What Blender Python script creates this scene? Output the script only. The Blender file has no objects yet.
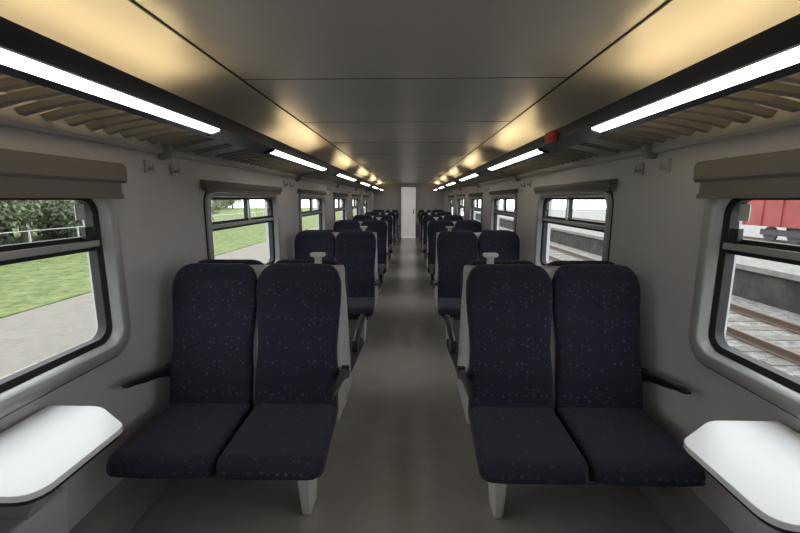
import bpy, bmesh, math, random
from mathutils import Vector, Matrix, noise
random.seed(7)
scene = bpy.context.scene
scene.view_settings.view_transform = 'Standard'

# ------------------------------------------------------------------ materials
def new_mat(name):
    m = bpy.data.materials.new(name); m.use_nodes = True
    nt = m.node_tree
    return m, nt, nt.nodes["Principled BSDF"]

def simple(name, col, rough=0.5, metal=0.0, spec=0.5, bump=0.0, bscale=60.0, var=0.0, vscale=3.0):
    m, nt, b = new_mat(name)
    b.inputs["Base Color"].default_value = (*col, 1)
    b.inputs["Roughness"].default_value = rough
    b.inputs["Metallic"].default_value = metal
    b.inputs["Specular IOR Level"].default_value = spec
    tc = nt.nodes.new("ShaderNodeTexCoord")
    if var > 0:
        n = nt.nodes.new("ShaderNodeTexNoise"); n.inputs["Scale"].default_value = vscale
        n.inputs["Detail"].default_value = 6
        nt.links.new(tc.outputs["Object"], n.inputs["Vector"])
        r = nt.nodes.new("ShaderNodeValToRGB")
        r.color_ramp.elements[0].position = 0.3; r.color_ramp.elements[1].position = 0.7
        r.color_ramp.elements[0].color = (*[c*(1-var) for c in col], 1)
        r.color_ramp.elements[1].color = (*[min(1, c*(1+var)) for c in col], 1)
        nt.links.new(n.outputs["Fac"], r.inputs["Fac"])
        nt.links.new(r.outputs["Color"], b.inputs["Base Color"])
    if bump > 0:
        n2 = nt.nodes.new("ShaderNodeTexNoise"); n2.inputs["Scale"].default_value = bscale
        nt.links.new(tc.outputs["Object"], n2.inputs["Vector"])
        bp = nt.nodes.new("ShaderNodeBump"); bp.inputs["Strength"].default_value = bump
        bp.inputs["Distance"].default_value = 0.01
        nt.links.new(n2.outputs["Fac"], bp.inputs["Height"])
        nt.links.new(bp.outputs["Normal"], b.inputs["Normal"])
    return m

def emis(name, col, strength):
    m, nt, b = new_mat(name)
    b.inputs["Base Color"].default_value = (*col, 1)
    b.inputs["Emission Color"].default_value = (*col, 1)
    b.inputs["Emission Strength"].default_value = strength
    return m

M_wall = simple("wall_panel", (0.51, 0.50, 0.53), 0.36, bump=0.05, bscale=200, var=0.03, vscale=2)
M_ceil = simple("ceiling_panel", (0.52, 0.50, 0.47), 0.33, spec=0.7, var=0.04, vscale=1.5)
M_seam = simple("seam_dark", (0.04, 0.04, 0.04), 0.7)
M_grey = simple("grey_plastic", (0.42, 0.42, 0.43), 0.4)
M_lgrey = simple("light_grey_plastic", (0.60, 0.60, 0.60), 0.4)
M_black = simple("black_plastic", (0.012, 0.012, 0.015), 0.35)
M_dark = simple("dark_metal", (0.05, 0.05, 0.055), 0.5)
M_alu = simple("window_aluminium", (0.40, 0.41, 0.42), 0.30, metal=0.3)
M_rub = simple("rubber_gasket", (0.010, 0.010, 0.011), 0.6)
M_blue = simple("dark_blue_trim", (0.008, 0.013, 0.036), 0.35)
M_rack = simple("rack_slat_metal", (0.27, 0.26, 0.24), 0.45)
M_blind = simple("blind_fabric", (0.18, 0.165, 0.155), 0.85, bump=0.2, bscale=300)
M_table = simple("table_laminate", (0.84, 0.85, 0.89), 0.28)
M_duct = simple("heater_cover", (0.24, 0.23, 0.23), 0.4)
M_door = emis("door_glow_panel", (0.90, 0.86, 0.84), 0.28)  # emission added so the end door looks bright; no light stands behind it
M_red = simple("red_paint_interior", (0.85, 0.07, 0.03), 0.4)
M_lamp = emis("lamp_diffuser", (1.0, 0.96, 0.86), 5.2)
M_up = emis("uplight_diffuser", (1.0, 0.76, 0.40), 22.0)
M_white = simple("white_sticker", (0.8, 0.8, 0.8), 0.5)

# fabric with small coloured flecks
M_fab, nt, b = new_mat("seat_fabric")
b.inputs["Roughness"].default_value = 0.9
b.inputs["Sheen Weight"].default_value = 0.10
b.inputs["Specular IOR Level"].default_value = 0.2
tc = nt.nodes.new("ShaderNodeTexCoord")
vo = nt.nodes.new("ShaderNodeTexVoronoi"); vo.inputs["Scale"].default_value = 31
vo.inputs["Randomness"].default_value = 0.6
nt.links.new(tc.outputs["Object"], vo.inputs["Vector"])
lt = nt.nodes.new("ShaderNodeMath"); lt.operation = 'LESS_THAN'; lt.inputs[1].default_value = 0.21
nt.links.new(vo.outputs["Distance"], lt.inputs[0])
cr = nt.nodes.new("ShaderNodeValToRGB"); cr.color_ramp.interpolation = 'CONSTANT'
cr.color_ramp.elements[0].color = (0.070, 0.030, 0.045, 1)
cr.color_ramp.elements[1].position = 0.45; cr.color_ramp.elements[1].color = (0.048, 0.058, 0.115, 1)
sp = nt.nodes.new("ShaderNodeSeparateColor")
nt.links.new(vo.outputs["Color"], sp.inputs[0]); nt.links.new(sp.outputs[0], cr.inputs["Fac"])
nz = nt.nodes.new("ShaderNodeTexNoise"); nz.inputs["Scale"].default_value = 180
nt.links.new(tc.outputs["Object"], nz.inputs["Vector"])
base = nt.nodes.new("ShaderNodeValToRGB")
base.color_ramp.elements[0].color = (0.010, 0.011, 0.021, 1)
base.color_ramp.elements[1].color = (0.027, 0.029, 0.052, 1)
nt.links.new(nz.outputs["Fac"], base.inputs["Fac"])
mx = nt.nodes.new("ShaderNodeMix"); mx.data_type = 'RGBA'
nt.links.new(lt.outputs[0], mx.inputs["Factor"])
nt.links.new(base.outputs["Color"], mx.inputs["A"]); nt.links.new(cr.outputs["Color"], mx.inputs["B"])
nt.links.new(mx.outputs["Result"], b.inputs["Base Color"])

M_floor = simple("floor_linoleum", (0.37, 0.345, 0.33), 0.22, spec=0.7, bump=0.03, bscale=90, var=0.08, vscale=4)

M_glass = bpy.data.materials.new("window_glass"); M_glass.use_nodes = True
nt = M_glass.node_tree; nt.nodes.clear()
o = nt.nodes.new("ShaderNodeOutputMaterial"); tr = nt.nodes.new("ShaderNodeBsdfTransparent")
tr.inputs[0].default_value = (0.95, 0.97, 0.96, 1)
gl = nt.nodes.new("ShaderNodeBsdfGlossy"); gl.inputs["Roughness"].default_value = 0.02
ms = nt.nodes.new("ShaderNodeMixShader"); ms.inputs[0].default_value = 0.05
nt.links.new(tr.outputs[0], ms.inputs[1]); nt.links.new(gl.outputs[0], ms.inputs[2]); nt.links.new(ms.outputs[0], o.inputs[0])

# ------------------------------------------------------------------ mesh builder
class MB:
    def __init__(s): s.v=[]; s.f=[]; s.m=[]
    def add(s, verts, faces, mi=0):
        o=len(s.v); s.v+= [tuple(p) for p in verts]
        for f in faces: s.f.append([i+o for i in f]); s.m.append(mi)
    def box(s,x0,x1,y0,y1,z0,z1,mi=0):
        x0,x1=sorted((x0,x1)); y0,y1=sorted((y0,y1)); z0,z1=sorted((z0,z1))
        v=[(x0,y0,z0),(x1,y0,z0),(x1,y1,z0),(x0,y1,z0),(x0,y0,z1),(x1,y0,z1),(x1,y1,z1),(x0,y1,z1)]
        s.add(v,[(0,3,2,1),(4,5,6,7),(0,1,5,4),(1,2,6,5),(2,3,7,6),(3,0,4,7)],mi)
    def loft(s,rings,mi=0,caps=True,closed=False):
        n=len(rings[0]); v=[p for r in rings for p in r]; f=[]
        R=len(rings)
        for i in range(R if closed else R-1):
            a=i*n; c=((i+1)%R)*n
            for j in range(n):
                k=(j+1)%n; f.append((a+j,a+k,c+k,c+j))
        if caps and not closed:
            f.append(tuple(reversed(range(n)))); f.append(tuple(range((R-1)*n,R*n)))
        s.add(v,f,mi)
    def prism_y(s,prof,y0,y1,mi=0):
        s.loft([[(x,y0,z) for x,z in prof],[(x,y1,z) for x,z in prof]],mi)
    def prism_x(s,prof,x0,x1,mi=0):
        s.loft([[(x0,y,z) for y,z in prof],[(x1,y,z) for y,z in prof]],mi)
    def prism_z(s,prof,z0,z1,mi=0):
        s.loft([[(x,y,z0) for x,y in prof],[(x,y,z1) for x,y in prof]],mi)
    def mesh(s,name,mats,angle=40):
        me=bpy.data.meshes.new(name); me.from_pydata(s.v,[],s.f)
        for m in mats: me.materials.append(m)
        for p,mi in zip(me.polygons,s.m): p.material_index=mi; p.use_smooth=True
        bm=bmesh.new(); bm.from_mesh(me); bmesh.ops.recalc_face_normals(bm,faces=bm.faces); bm.to_mesh(me); bm.free()
        me.set_sharp_from_angle(angle=math.radians(angle))
        return me
    def build(s,name,mats,parent=None,bevel=0,angle=40,loc=(0,0,0)):
        return put(name,s.mesh(name,mats,angle),parent,bevel,loc)

def put(name,me,parent=None,bevel=0,loc=(0,0,0)):
    ob=bpy.data.objects.new(name,me); scene.collection.objects.link(ob)
    ob.location=loc
    if parent: ob.parent=parent
    if bevel:
        md=ob.modifiers.new("bevel",'BEVEL'); md.width=bevel; md.segments=3; md.limit_method='ANGLE'; md.angle_limit=math.radians(35)
    return ob
def empty(name,loc=(0,0,0),rz=0):
    e=bpy.data.objects.new(name,None); scene.collection.objects.link(e)
    e.location=loc; e.rotation_euler=(0,0,rz); e.empty_display_size=0.2
    return e

def sup(n,a,b,e):
    out=[]
    for i in range(n):
        t=2*math.pi*i/n; c,s_=math.cos(t),math.sin(t)
        out.append((a*math.copysign(abs(c)**(2/e),c), b*math.copysign(abs(s_)**(2/e),s_)))
    return out
def rrect(c0,c1,h0,h1,r,n=8):
    pts=[]
    for (cx,cy,a0) in ((c1-r,h1-r,0),(c0+r,h1-r,90),(c0+r,h0+r,180),(c1-r,h0+r,270)):
        for i in range(n+1):
            a=math.radians(a0+90*i/n); pts.append((cx+r*math.cos(a),cy+r*math.sin(a)))
    return pts

# ------------------------------------------------------------------ dimensions
W=1.38; Y0=-2.9; Y1=16.05; PITCH=2.39
WY0,WY1,WZ0,WZ1=0.36,1.90,0.78,1.60
wins=[k for k in range(-1,6)]
mb=MB(); mb.box(-1.5,1.5,Y0,Y1,-0.12,0); mb.build("floor",[M_floor])
for side,sx in (("left",-1),("right",1)):
    mb=MB(); xa,xb=sx*W,sx*1.50
    sh_=-0.04 if sx>0 else 0
    oz0,oz1=WZ0+0.05,WZ1-0.05
    mb.box(xa,xb,Y0,Y1,0,oz0); mb.box(xa,xb,Y0,Y1,oz1,2.3)
    ys=[Y0]
    for k in wins: ys+=[WY0+k*PITCH+0.05+sh_,WY1+k*PITCH-0.05+sh_]
    ys.append(Y1)
    for i in range(0,len(ys),2): mb.box(xa,xb,ys[i],ys[i+1],oz0,oz1)
    mb.build("wall_"+side,[M_wall])
mb=MB(); mb.box(-1.5,1.5,Y0-0.1,Y0,-0.1,2.3); mb.build("wall_back",[M_wall])
mb=MB()
mb.box(-1.5,-0.32,Y1,Y1+0.1,-0.1,2.3); mb.box(0.32,1.5,Y1,Y1+0.1,-0.1,2.3); mb.box(-0.32,0.32,Y1,Y1+0.1,2.04,2.3)
mb.build("wall_front",[M_wall])
d=empty("door_1",(0,Y1,0))
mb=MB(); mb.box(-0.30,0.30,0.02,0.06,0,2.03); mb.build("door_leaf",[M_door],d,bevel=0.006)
mb=MB(); mb.box(-0.345,-0.285,-0.02,0.08,0,2.06); mb.box(0.285,0.345,-0.02,0.08,0,2.06); mb.box(-0.345,0.345,-0.02,0.08,2.0,2.06)
mb.build("door_frame",[M_alu],d,bevel=0.005)
mb=MB(); mb.box(0.19,0.22,-0.02,0.03,0.95,1.15); mb.build("door_handle",[M_black],d,bevel=0.004)
side_c=[(0.86,2.15),(0.98,2.135),(1.10,2.10),(1.22,2.04),(1.32,1.97),(1.385,1.90)]
full=[(-x,z) for x,z in reversed(side_c)]+side_c
top=[(1.385,2.3),(-1.385,2.3)]
mb=MB(); mb.prism_y(full+top,Y0,Y1); mb.build("ceiling",[M_ceil],angle=12)
mb=MB()
for sx in (-1,1):
    mb.box(sx*0.857,sx*0.865,Y0,Y1,2.144,2.152)
y=2.24-4*1.195
while y<Y1:
    mb.box(-0.86,0.86,y,y+0.004,2.1480,2.152); y+=1.195
mb.build("trim_1",[M_seam])

# ------------------------------------------------------------------ windows
def window(idx,sx,yo,blind_drop,big):
    w=empty("window_%d"%idx,(sx*W,yo,0))
    Yc0,Yc1=WY0,WY1
    def ring(y0,y1,z0,z1,r,x): return [(sx*x,a,b_) for a,b_ in rrect(y0,y1,z0,z1,r)]
    mb=MB()
    mb.loft([ring(Yc0,Yc1,WZ0,WZ1,0.12,0.0),
             ring(Yc0+.004,Yc1-.004,WZ0+.004,WZ1-.004,0.118,-0.018),
             ring(Yc0+.012,Yc1-.012,WZ0+.012,WZ1-.012,0.11,-0.022),
             ring(Yc0+.050,Yc1-.050,WZ0+.050,WZ1-.050,0.09,-0.020),
             ring(Yc0+.058,Yc1-.058,WZ0+.058,WZ1-.058,0.085,-0.012),
             ring(Yc0+.072,Yc1-.072,WZ0+.072,WZ1-.066,0.075,0.045)],0,caps=False)
    mb.build("frame",[M_alu],w,angle=50)
    mb=MB()
    mb.loft([ring(Yc0+.066,Yc1-.066,WZ0+.066,WZ1-.062,0.078,0.028),
             ring(Yc0+.070,Yc1-.070,WZ0+.070,WZ1-.066,0.075,0.024),
             ring(Yc0+.094,Yc1-.094,WZ0+.094,WZ1-.082,0.06,0.034),
             ring(Yc0+.094,Yc1-.094,WZ0+.094,WZ1-.082,0.06,0.075)],0,caps=False)
    mb.box(0.04*sx,0.07*sx,Yc0+.09,Yc1-.09,1.288,1.356)
    mb.box(0.04*sx,0.07*sx,(Yc0+Yc1)/2+.06,(Yc0+Yc1)/2+.10,1.34,1.53)
    mb.loft([ring(Yc0-.006,Yc1+.006,WZ0-.006,WZ1+.006,0.125,0.001),ring(Yc0-.006,Yc1+.006,WZ0-.006,WZ1+.006,0.125,-0.006),
             ring(Yc0+.006,Yc1-.006,WZ0+.006,WZ1-.006,0.118,-0.006)],0,caps=False)
    mb.build("gasket",[M_rub],w)
    mb=MB()
    mb.box(0.022*sx,0.045*sx,Yc0+.085,Yc1-.085,1.307,1.336)
    mb.box(0.022*sx,0.045*sx,(Yc0+Yc1)/2+.068,(Yc0+Yc1)/2+.092,1.336,1.53)
    mb.build("transom",[M_alu],w,bevel=0.004)
    mb=MB(); mb.box(0.0525*sx,0.0565*sx,Yc0+.07,Yc1-.07,WZ0+.07,WZ1-.06); mb.build("glass_pane",[M_glass],w)
    mb=MB(); mb.box(0.015*sx,0.035*sx,Yc1-.17,Yc1-.12,1.345,1.40,0); mb.box(0.048*sx,0.051*sx,Yc1-.17,Yc1-.12,1.43,1.50,1)
    mb.build("latch_and_label",[M_black,M_white],w)
    mb=MB()
    zt=1.69 if big else 1.65
    c=[(-0.001,1.60),(-0.035,1.597),(-0.046,1.61),(-0.048,zt-.02),(-0.036,zt),(-0.001,zt+.004)]
    mb.prism_y([(sx*a,b_) for a,b_ in c],Yc0-.03,Yc1+.05,0)
    if blind_drop>0:
        mb.box(-0.030*sx,-0.034*sx,Yc0,Yc1+.02,1.61-blind_drop,1.62,0)
        mb.box(-0.026*sx,-0.040*sx,Yc0-.005,Yc1+.025,1.595-blind_drop,1.615-blind_drop,0)
    mb.build("roller_blind",[M_blind],w,bevel=0.003)
i=1
for sx in (-1,1):
    for k in wins:
        window(i,sx,k*PITCH-(0.04 if sx>0 else 0),0.07 if k<=0 else (0.02 if k%2 else 0.0),k<=0); i+=1

for side,sx in (("left",-1),("right",1)):
    mb=MB()
    mb.prism_y([(sx*1.38,0),(sx*1.26,0),(sx*1.25,0.02),(sx*1.25,0.12),(sx*1.30,0.16),(sx*1.38,0.16)],Y0,Y1,0)
    mb.build("baseboard_"+side,[M_duct],bevel=0.006)

# ------------------------------------------------------------------ luggage racks + lamps
LP=2.75; segs=[(0.30+LP*k-0.02,2.17+LP*k) for k in range(-1,6)]
for sx in (-1,1):
    r=empty("luggage_rack",(0,0,0))
    mb=MB()
    mb.prism_y([(sx*a,b_) for a,b_ in [(.955,1.955),(.950,1.92),(.957,1.887),(1.058,1.852),(1.075,1.86),(1.08,1.90),(1.03,1.955),(0.99,1.965)]],Y0,Y1,0)
    mb.build("lamp_trough",[M_blue],r,angle=30)
    mb=MB(); y=Y0+.05
    while y<Y1-.05:
        mb.loft([[(sx*1.06,y,1.872),(sx*1.06,y+.03,1.872),(sx*1.06,y+.03,1.90),(sx*1.06,y,1.90)],
                 [(sx*1.25,y,1.842),(sx*1.25,y+.03,1.842),(sx*1.25,y+.03,1.87),(sx*1.25,y,1.87)],
                 [(sx*1.375,y,1.812),(sx*1.375,y+.03,1.812),(sx*1.375,y+.03,1.84),(sx*1.375,y,1.84)]])
        y+=0.105
    for xx,zz in ((1.15,1.888),(1.27,1.868)):
        mb.box(sx*xx,sx*(xx+.012),Y0,Y1,zz-.006,zz+.006)
    mb.build("slats",[M_rack],r,bevel=0.003)
    mb=MB()
    mb.prism_y([(sx*a,b_) for a,b_ in [(1.379,1.77),(1.352,1.775),(1.345,1.79),(1.352,1.815),(1.379,1.85)]],Y0,Y1)
    mb.build("wall_rail",[M_wall],r)
    mb=MB()
    for s0,s1 in segs:
        ym=s1+0.41
        mb.prism_y([(sx*a,b_) for a,b_ in [(1.06,1.868),(1.375,1.800),(1.375,1.86),(1.06,1.905)]],ym-.20,ym-.05)
        mb.prism_y([(sx*a,b_) for a,b_ in [(1.06,1.868),(1.375,1.800),(1.375,1.86),(1.06,1.905)]],ym+.05,ym+.20)
        mb.prism_y([(sx*a,b_) for a,b_ in [(1.379,1.74),(1.335,1.75),(1.31,1.815),(1.379,1.81)]],ym-.30,ym-.25)
    mb.build("bracket_plates",[M_rack],r,bevel=0.004)
    for s0,s1 in segs:
        if s0>Y1-1: continue
        s1=min(s1,Y1-.3)
        l=empty("strip_lamp",(0,0,0))
        mb=MB()
        mb.prism_y([(sx*a,b_) for a,b_ in [(.966,1.8835),(.970,1.877),(1.014,1.862),(1.022,1.8645)]],s0,s1)
        mb.build("diffuser",[M_lamp],l)
        mb=MB()
        mb.prism_y([(sx*a,b_) for a,b_ in [(.960,1.887),(.966,1.870),(1.03,1.849),(1.040,1.858)]],s0-.02,s0)
        mb.prism_y([(sx*a,b_) for a,b_ in [(.960,1.887),(.966,1.870),(1.03,1.849),(1.040,1.858)]],s1,s1+.02)
        mb.build("end_caps",[M_blue],l)
        mb=MB()
        c=(s0+s1)/2
        mb.prism_y([(sx*a,b_) for a,b_ in [(1.008,1.961),(1.032,1.953),(1.036,1.957),(1.012,1.966)]],c-.50,c+.80)
        mb.build("uplight",[M_up],l)
for sx in (-1,1):
    for k in range(0,6):
        mb=MB(); y=2.29+PITCH*k
        for dy in (-.12,.12):
            mb.box(sx*1.379,sx*1.368,y+dy-.02,y+dy+.02,1.66,1.73)
            mb.box(sx*1.370,sx*1.335,y+dy-.008,y+dy+.008,1.675,1.69)
            mb.box(sx*1.342,sx*1.335,y+dy-.008,y+dy+.008,1.675,1.71)
        mb.build("coat_hook",[M_grey],bevel=0.002)
mb=MB(); mb.box(0.955,0.930,2.63,2.79,1.890,1.952,0); mb.box(0.932,0.920,2.67,2.75,1.905,1.92,0)
mb.build("emergency_brake_handle",[M_red],bevel=0.004)

# ------------------------------------------------------------------ seats
def seat_meshes(s):
    D={}
    fab=MB()
    for cx in (-0.235,0.235):
        rings=[]
        N=30
        for i in range(N+1):
            z=.40+.765*(1-(1-i/N)**1.35)
            yc=-.262+(z-.42)*.25
            th=.048+.010*math.exp(-((z-.62)/.10)**2)+.014*math.exp(-((z-1.06)/.07)**2)-.012*math.exp(-((z-.935)/.022)**2)
            w=.224+.010*math.exp(-((z-1.0)/.12)**2)-.008*math.exp(-((z-.72)/.10)**2)
            R=.11
            if z>1.165-R:
                q=min(1,(z-(1.165-R))/R); w-= R*(1-math.sqrt(max(0,1-q*q)))*.75
                q2=max(0,(z-(1.165-.045))/.045); th*= max(.25,math.sqrt(max(0,1-q2*q2)))
            ring=[]
            for a,b_ in sup(40,w,th,4.2):
                yy=b_
                if b_<0: yy+= .018*(math.cos(min(1,abs(a)/w)*math.pi/2))*(1 if z<1.1 else .4)
                ring.append((cx+a,yc+yy,z))
            rings.append(ring)
        fab.loft(rings,0)
        rings=[]
        N=26
        for i in range(N+1):
            q=1-(1-i/N)**1.6
            y=-.20-.60*q
            zc=.392+.014*q; th=.055
            w=.222+.006*q
            R=.07
            dfr=(-.80-y)*-1
            if dfr<R:
                t=1-dfr/R
                k=math.sqrt(max(0,1-t*t)); th*=max(.3,k); zc-=.016*(1-k); w-=.03*(1-k)
            ring=[]
            for a,b_ in sup(40,w,th,4.2):
                zz=b_
                if b_>0: zz-= .016*math.cos(min(1,abs(a)/w)*math.pi/2)
                ring.append((cx+a+.028*s*q,y,zc+zz))
            rings.append(ring)
        fab.loft(rings,0)
    D['upholstery']=(fab.mesh("upholstery",[M_fab],60),0)
    sh=MB()
    sh.prism_x([(-.004,.30),(-.004,1.115),(-.012,1.135),(-.05,1.14),(-.075,1.12),(-.235,.46),(-.24,.30)],-.462,.462)
    D['back_shell']=(sh.mesh("back_shell",[M_grey],),.008)
    tr_=MB()
    tr_.prism_x([(-.20,.30),(-.60,.30),(-.76,.345),(-.77,.365),(-.20,.36)],-.435,.445)
    tr_.box(-.555*s,.40*s,-.46,-.36,.225,.305)
    D['underframe']=(tr_.mesh("underframe",[M_dark]),.006)
    lg=MB()
    x=s*.350
    def q(hx,y0,y1,z,off=0): return [(x+off-hx,y0,z),(x+off+hx,y0,z),(x+off+hx,y1,z),(x+off-hx,y1,z)]
    lg.loft([q(.022,-.56,-.44,0,),q(.023,-.57,-.44,.03),q(.030,-.59,-.38,.20),q(.033,-.61,-.30,.325)])
    D['leg']=(lg.mesh("leg",[M_lgrey]),.008)
    ar=MB()
    for xx,end in ((s*.497,-.03),(-s*.482,.06)):
        path=[(-.185,.565,.018,.030),(-.24,.590,.019,.028),(-.32,.612,.020,.022),(-.45,.638,.022,.017),(-.56+end,.652,.023,.014),(-.60+end,.656,.021,.012),(-.615+end,.657,.014,.008)]
        rings=[]
        for y,z,hw,hh in path:
            rings.append([(xx+a,y,z+b_) for a,b_ in sup(16,hw,hh,3)])
        ar.loft(rings)
        rings=[[(xx+t,-.20+a,.585+b_) for a,b_ in sup(20,.034,.034,2)] for t in (-.02,.02)]
        ar.loft(rings)
    D['armrests']=(ar.mesh("armrests",[M_black],50),.002)
    hd=MB()
    x=s*.31
    hd.loft([[(x+a,-.045+b_,z) for a,b_ in sup(20,hw,hd_,3)] for z,hw,hd_ in ((1.10,.026,.02),(1.17,.020,.016),(1.185,.022,.018),(1.192,.042,.030),(1.205,.046,.032),(1.212,.040,.027))])
    D['grab_handle']=(hd.mesh("grab_handle",[M_lgrey],50),0)
    return D
SM={1:seat_meshes(1),-1:seat_meshes(-1)}
def seat(x,y,s,rz,handle):
    e=empty("train_seat",(x,y,0),rz)
    for n,(me,bv) in SM[s].items():
        if n=='grab_handle' and not handle: continue
        put(n,me,e,bv)
for k in range(0,6):
    yc=2.275+PITCH*k
    seat(-.815,yc,1,0,False); seat(.815,yc,-1,0,False)
    if yc<14.5:
        seat(-.815,yc,-1,math.pi,True); seat(.815,yc,1,math.pi,True)

# ------------------------------------------------------------------ tables
for k in range(0,6):
    for sx in (-1,1):
        yc=(1.165 if sx<0 else 1.115)+PITCH*k
        ex=.005 if sx<0 else .045
        t=empty("folding_table",(sx*W,yc,0))
        pts=[]
        corners=[(0.0,-.24,.003),(.385+ex,-.235,.07),(.385+ex,.11,.035),(.20+ex,.24,.04),(0.0,.24,.003)]
        n=len(corners)
        for i_,(px,py,r_) in enumerate(corners):
            P=Vector((px,py)); A=Vector(corners[i_-1][:2]); B=Vector(corners[(i_+1)%n][:2])
            a=P+(A-P).normalized()*r_; b2=P+(B-P).normalized()*r_
            for j in range(7):
                tt=j/6; q_=a*(1-tt)**2+P*2*tt*(1-tt)+b2*tt*tt
                pts.append((-sx*(q_.x+.022),q_.y))
        mb=MB(); mb.prism_z(pts,.716,.736); mb.build("table_top",[M_table],t,bevel=0.003)
        mb=MB()
        mb.prism_z([(p[0]*.98,p[1]*.985) for p in pts],.702,.716); mb.build("table_edge",[M_black],t)
        mb=MB()
        mb.prism_y([(-sx*a,b_) for a,b_ in [(0.002,.30),(.05,.30),(.28,.69),(.28,.704),(0.002,.704)]],-.03,.03)
        mb.prism_y([(-sx*a,b_) for a,b_ in [(0.002,.28),(.022,.28),(.022,.704),(0.002,.704)]],-.17,.17)
        mb.build("wall_bracket",[M_alu],t,bevel=0.005)
        mb=MB()
        mb.prism_y([(-sx*a,b_) for a,b_ in [(0.002,.16),(.12,.16),(.16,.46),(.15,.48),(0.002,.48)]],-.13,.13)
        mb.build("litter_bin",[M_grey],t,bevel=0.01)

# ------------------------------------------------------------------ outside world
def ground_mat(name,c1,c2,scale,bump=0.4,rough=.7):
    m,nt,b=new_mat(name); b.inputs["Roughness"].default_value=.95; b.inputs["Specular IOR Level"].default_value=.1
    tc=nt.nodes.new("ShaderNodeTexCoord"); n=nt.nodes.new("ShaderNodeTexNoise"); n.inputs["Scale"].default_value=scale; n.inputs["Detail"].default_value=10; n.inputs["Roughness"].default_value=rough
    nt.links.new(tc.outputs["Object"],n.inputs["Vector"])
    r=nt.nodes.new("ShaderNodeValToRGB"); r.color_ramp.elements[0].position=.35; r.color_ramp.elements[1].position=.65
    r.color_ramp.elements[0].color=(*c1,1); r.color_ramp.elements[1].color=(*c2,1)
    nt.links.new(n.outputs["Fac"],r.inputs["Fac"]); nt.links.new(r.outputs["Color"],b.inputs["Base Color"])
    bp=nt.nodes.new("ShaderNodeBump"); bp.inputs["Strength"].default_value=bump; bp.inputs["Distance"].default_value=.05
    nt.links.new(n.outputs["Fac"],bp.inputs["Height"]); nt.links.new(bp.outputs["Normal"],b.inputs["Normal"])
    return m
M_grass=ground_mat("grass",(0.055,0.085,0.030),(0.20,0.225,0.10),3.0,.6,.8)
M_path=ground_mat("asphalt_path",(0.16,0.145,0.128),(0.21,0.193,0.172),5,.1,.8)
M_ballast=ground_mat("track_ballast",(0.06,0.057,0.055),(0.38,0.37,0.36),6,1.0,.85)
M_conc=ground_mat("platform_concrete",(0.15,0.145,0.135),(0.23,0.225,0.21),6,.3)
M_pwall=ground_mat("platform_wall",(0.035,0.035,0.032),(0.075,0.072,0.065),1.5,.1)
M_rail=simple("rusty_rail",(0.12,0.085,0.065),.6,metal=.3)
M_sleeper=ground_mat("concrete_sleeper",(0.09,0.082,0.075),(0.22,0.205,0.19),7,.5,.85)
M_leaf=ground_mat("foliage",(0.13,0.155,0.095),(0.28,0.31,0.22),5,.9)
M_trunk=simple("bark",(0.08,0.07,0.06),.9)
M_wag=simple("wagon_red",(0.26,0.045,0.042),.6,var=.2,vscale=1)
M_pave,nt,b=new_mat("paving_slabs"); b.inputs["Roughness"].default_value=.9
tc=nt.nodes.new("ShaderNodeTexCoord"); br=nt.nodes.new("ShaderNodeTexBrick")
br.inputs["Scale"].default_value=2.0; br.inputs["Color1"].default_value=(.18,.17,.165,1); br.inputs["Color2"].default_value=(.225,.215,.21,1)
br.inputs["Mortar"].default_value=(.09,.085,.08,1); br.inputs["Mortar Size"].default_value=.016; br.inputs["Brick Width"].default_value=.8; br.inputs["Row Height"].default_value=.8
nt.links.new(tc.outputs["Object"],br.inputs["Vector"]); nt.links.new(br.outputs["Color"],b.inputs["Base Color"])

mb=MB(); mb.box(-5.6,-1.75,-15,70,-1.3,-.90); mb.build("station_platform",[M_pave])
mb=MB(); mb.box(-8.4,-5.6,-15,70,-1.3,-.905); mb.build("footpath",[M_path])
mb=MB(); mb.box(-90,-8.4,-30,120,-1.3,-.88); mb.build("grass_field",[M_grass])
mb=MB(); mb.box(-1.75,9.4,-15,70,-1.5,-1.2); mb.build("ballast_bed",[M_ballast])
mb=MB(); mb.box(9.4,13.5,-15,70,-1.5,-.40,0); mb.box(9.3,9.7,-15,70,-.40,-.26,1); mb.box(9.7,13.5,-15,70,-.40,-.27,1)
mb.build("station_platform",[M_pwall,M_conc])
mb=MB(); mb.box(13.5,110,-30,120,-1.5,-1.2); mb.build("rail_yard",[M_ballast])
def track(xc,z):
    e=empty("railway_track",(xc,0,z))
    mb=MB(); y=-6
    while y<60:
        mb.box(-1.25,1.25,y,y+.25,0,.015); y+=.62
    mb.build("sleepers",[M_sleeper],e)
    mb=MB()
    for sx in (-1,1):
        x=sx*.75
        mb.prism_y([(x-.07,.015),(x+.07,.015),(x+.07,.03),(x+.012,.045),(x+.012,.125),(x+.036,.135),(x+.036,.175),(x-.036,.175),(x-.036,.135),(x-.012,.125),(x-.012,.045),(x-.07,.03)],-6,60)
    mb.build("rails",[M_rail],e)
track(7.3,-1.2); track(23.0,-1.2)
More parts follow.
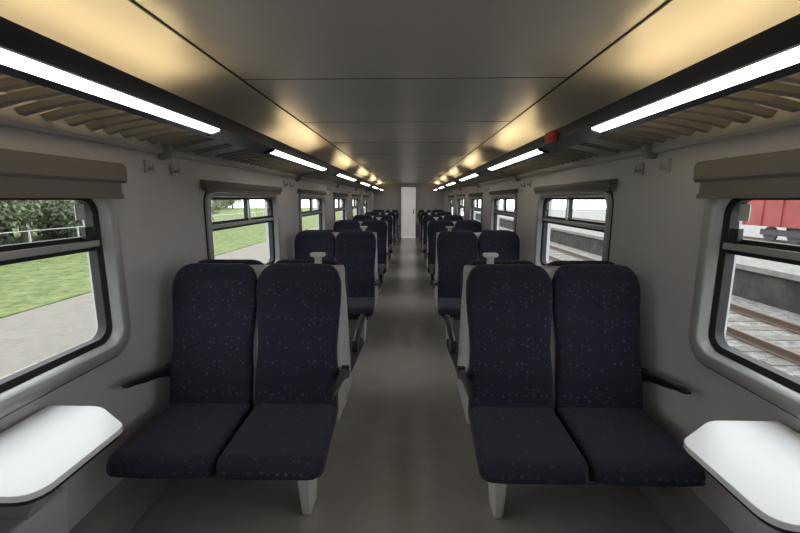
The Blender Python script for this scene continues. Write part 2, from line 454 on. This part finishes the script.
def wagon(y0,L):
    e=empty("freight_wagon",(23.0,y0,-1.025))
    mb=MB()
    mb.box(-1.35,1.35,0,L,.95,1.15)
    for sx in (-1,1):
        mb.box(sx*1.35,sx*1.28,0.05,L-.05,1.15,2.75)
        mb.box(sx*1.42,sx*1.28,0.0,L,2.68,2.8)
        y=.05
        while y<L: 
            mb.box(sx*1.43,sx*1.35,y,y+.10,.95,2.7); y+=(L-.15)/10
    mb.box(-1.35,1.35,0.0,.08,1.15,2.75); mb.box(-1.35,1.35,L-.08,L,1.15,2.75)
    mb.build("body",[M_wag],e)
    mb=MB()
    for yy in (1.4,3.0,L-3.0,L-1.4):
        for sx in (-1,1):
            ring=[[(sx*.75+t,yy+a,.46+b_) for a,b_ in sup(24,.46,.46,2)] for t in (-.06,.06)]
            mb.loft(ring)
        mb.box(-.75,.75,yy-.07,yy+.07,.40,.52)
    for yy in (2.2,L-2.2):
        for sx in (-1,1): mb.box(sx*.85,sx*.98,yy-1.3,yy+1.3,.4,.75)
        mb.box(-.3,.3,yy-.3,yy+.3,.5,.96)
    mb.box(-.25,.25,-.7,0,.95,1.1); mb.box(-.25,.25,L,L+.7,.95,1.1)
    mb.build("running_gear",[M_dark],e)
wagon(-1,13); wagon(13.5,13)
# trees: crowns made of several thousand small leaf blades
def crown_mesh(h,r,seed,nleaf=5600):
    rnd=random.Random(seed)
    blobs=[(Vector((rnd.uniform(-r,r)*.7,rnd.uniform(-r,r)*.8,h*rnd.uniform(.10,.85))),r*rnd.uniform(.40,.62)) for j in range(14)]
    mb=MB()
    for i in range(nleaf):
        c,rr=rnd.choice(blobs)
        d_=Vector((rnd.gauss(0,1),rnd.gauss(0,1),rnd.gauss(0,1))).normalized()
        p=c+d_*rr*(rnd.uniform(.35,1.05))
        a=Vector((rnd.gauss(0,1),rnd.gauss(0,1),rnd.gauss(0,1))).normalized()*rnd.uniform(.10,.18)
        b_=a.cross(d_).normalized()*rnd.uniform(.05,.10)
        mb.add([p-a,p+b_,p+a,p-b_],[(0,1,2,3)])
    me=bpy.data.meshes.new("crown"); me.from_pydata(mb.v,[],mb.f); me.materials.append(M_leaf)
    return me
crowns=[(crown_mesh(4.8,2.6,s_),4.8) for s_ in (1,2,3,4)]
def tree(x,y,z,sc):
    e=empty("tree",(x,y,z),random.uniform(0,6.28)); e.scale=(sc,sc,sc)
    h=4.8
    mb=MB(); mb.loft([[(a,b_,zz) for a,b_ in sup(10,rr,rr,2)] for zz,rr in ((0,.28),(h*.3,.18),(h*.6,.12))]); mb.build("trunk",[M_trunk],e)
    put("crown",random.choice(crowns)[0],e)
y=-4
while y<34:
    tree(-19-random.uniform(0,2),y,-.88,random.uniform(.85,1.15)); tree(-22.5-random.uniform(0,3),y+1.2,-.88,random.uniform(.95,1.25)); y+=random.uniform(2.2,3.2)
y=36
while y<110:
    tree(-42-random.uniform(0,8),y,-.88,random.uniform(.8,1.2)); y+=random.uniform(3.5,5)
y=0
while y<110:
    tree(56+random.uniform(0,6),y,-1.2,random.uniform(.7,1.1)); y+=random.uniform(4,7)
mb=MB(); y=-6
while y<60: mb.box(-16.03,-15.97,y,y+.05,-.88,.25); y+=2.5
for zz in (-.4,.2): mb.box(-16.01,-15.99,-6,60,zz,zz+.03)
mb.build("field_fence",[M_grey])

# ------------------------------------------------------------------ world
w=bpy.data.worlds.new("overcast"); scene.world=w; w.use_nodes=True
nt=w.node_tree; bg=nt.nodes["Background"]
tc=nt.nodes.new("ShaderNodeTexCoord"); sx_=nt.nodes.new("ShaderNodeSeparateXYZ"); nt.links.new(tc.outputs["Generated"],sx_.inputs[0])
r=nt.nodes.new("ShaderNodeValToRGB"); r.color_ramp.elements[0].position=0.45; r.color_ramp.elements[1].position=.9
r.color_ramp.elements[0].color=(.90,.92,.95,1); r.color_ramp.elements[1].color=(.96,.98,1.0,1)
mp=nt.nodes.new("ShaderNodeMapRange"); mp.inputs[1].default_value=-1; mp.inputs[2].default_value=1
nt.links.new(sx_.outputs["Z"],mp.inputs[0]); nt.links.new(mp.outputs[0],r.inputs["Fac"]); nt.links.new(r.outputs["Color"],bg.inputs["Color"])
bg.inputs["Strength"].default_value=4.1

# ------------------------------------------------------------------ camera
cam=bpy.data.cameras.new("camera"); co=bpy.data.objects.new("camera",cam); scene.collection.objects.link(co)
cam.lens=18; cam.sensor_width=36; cam.clip_start=.02; cam.clip_end=400
co.location=(0.03,0,1.52); co.rotation_euler=(math.radians(90-9.5),0,math.radians(1.3))
scene.camera=co
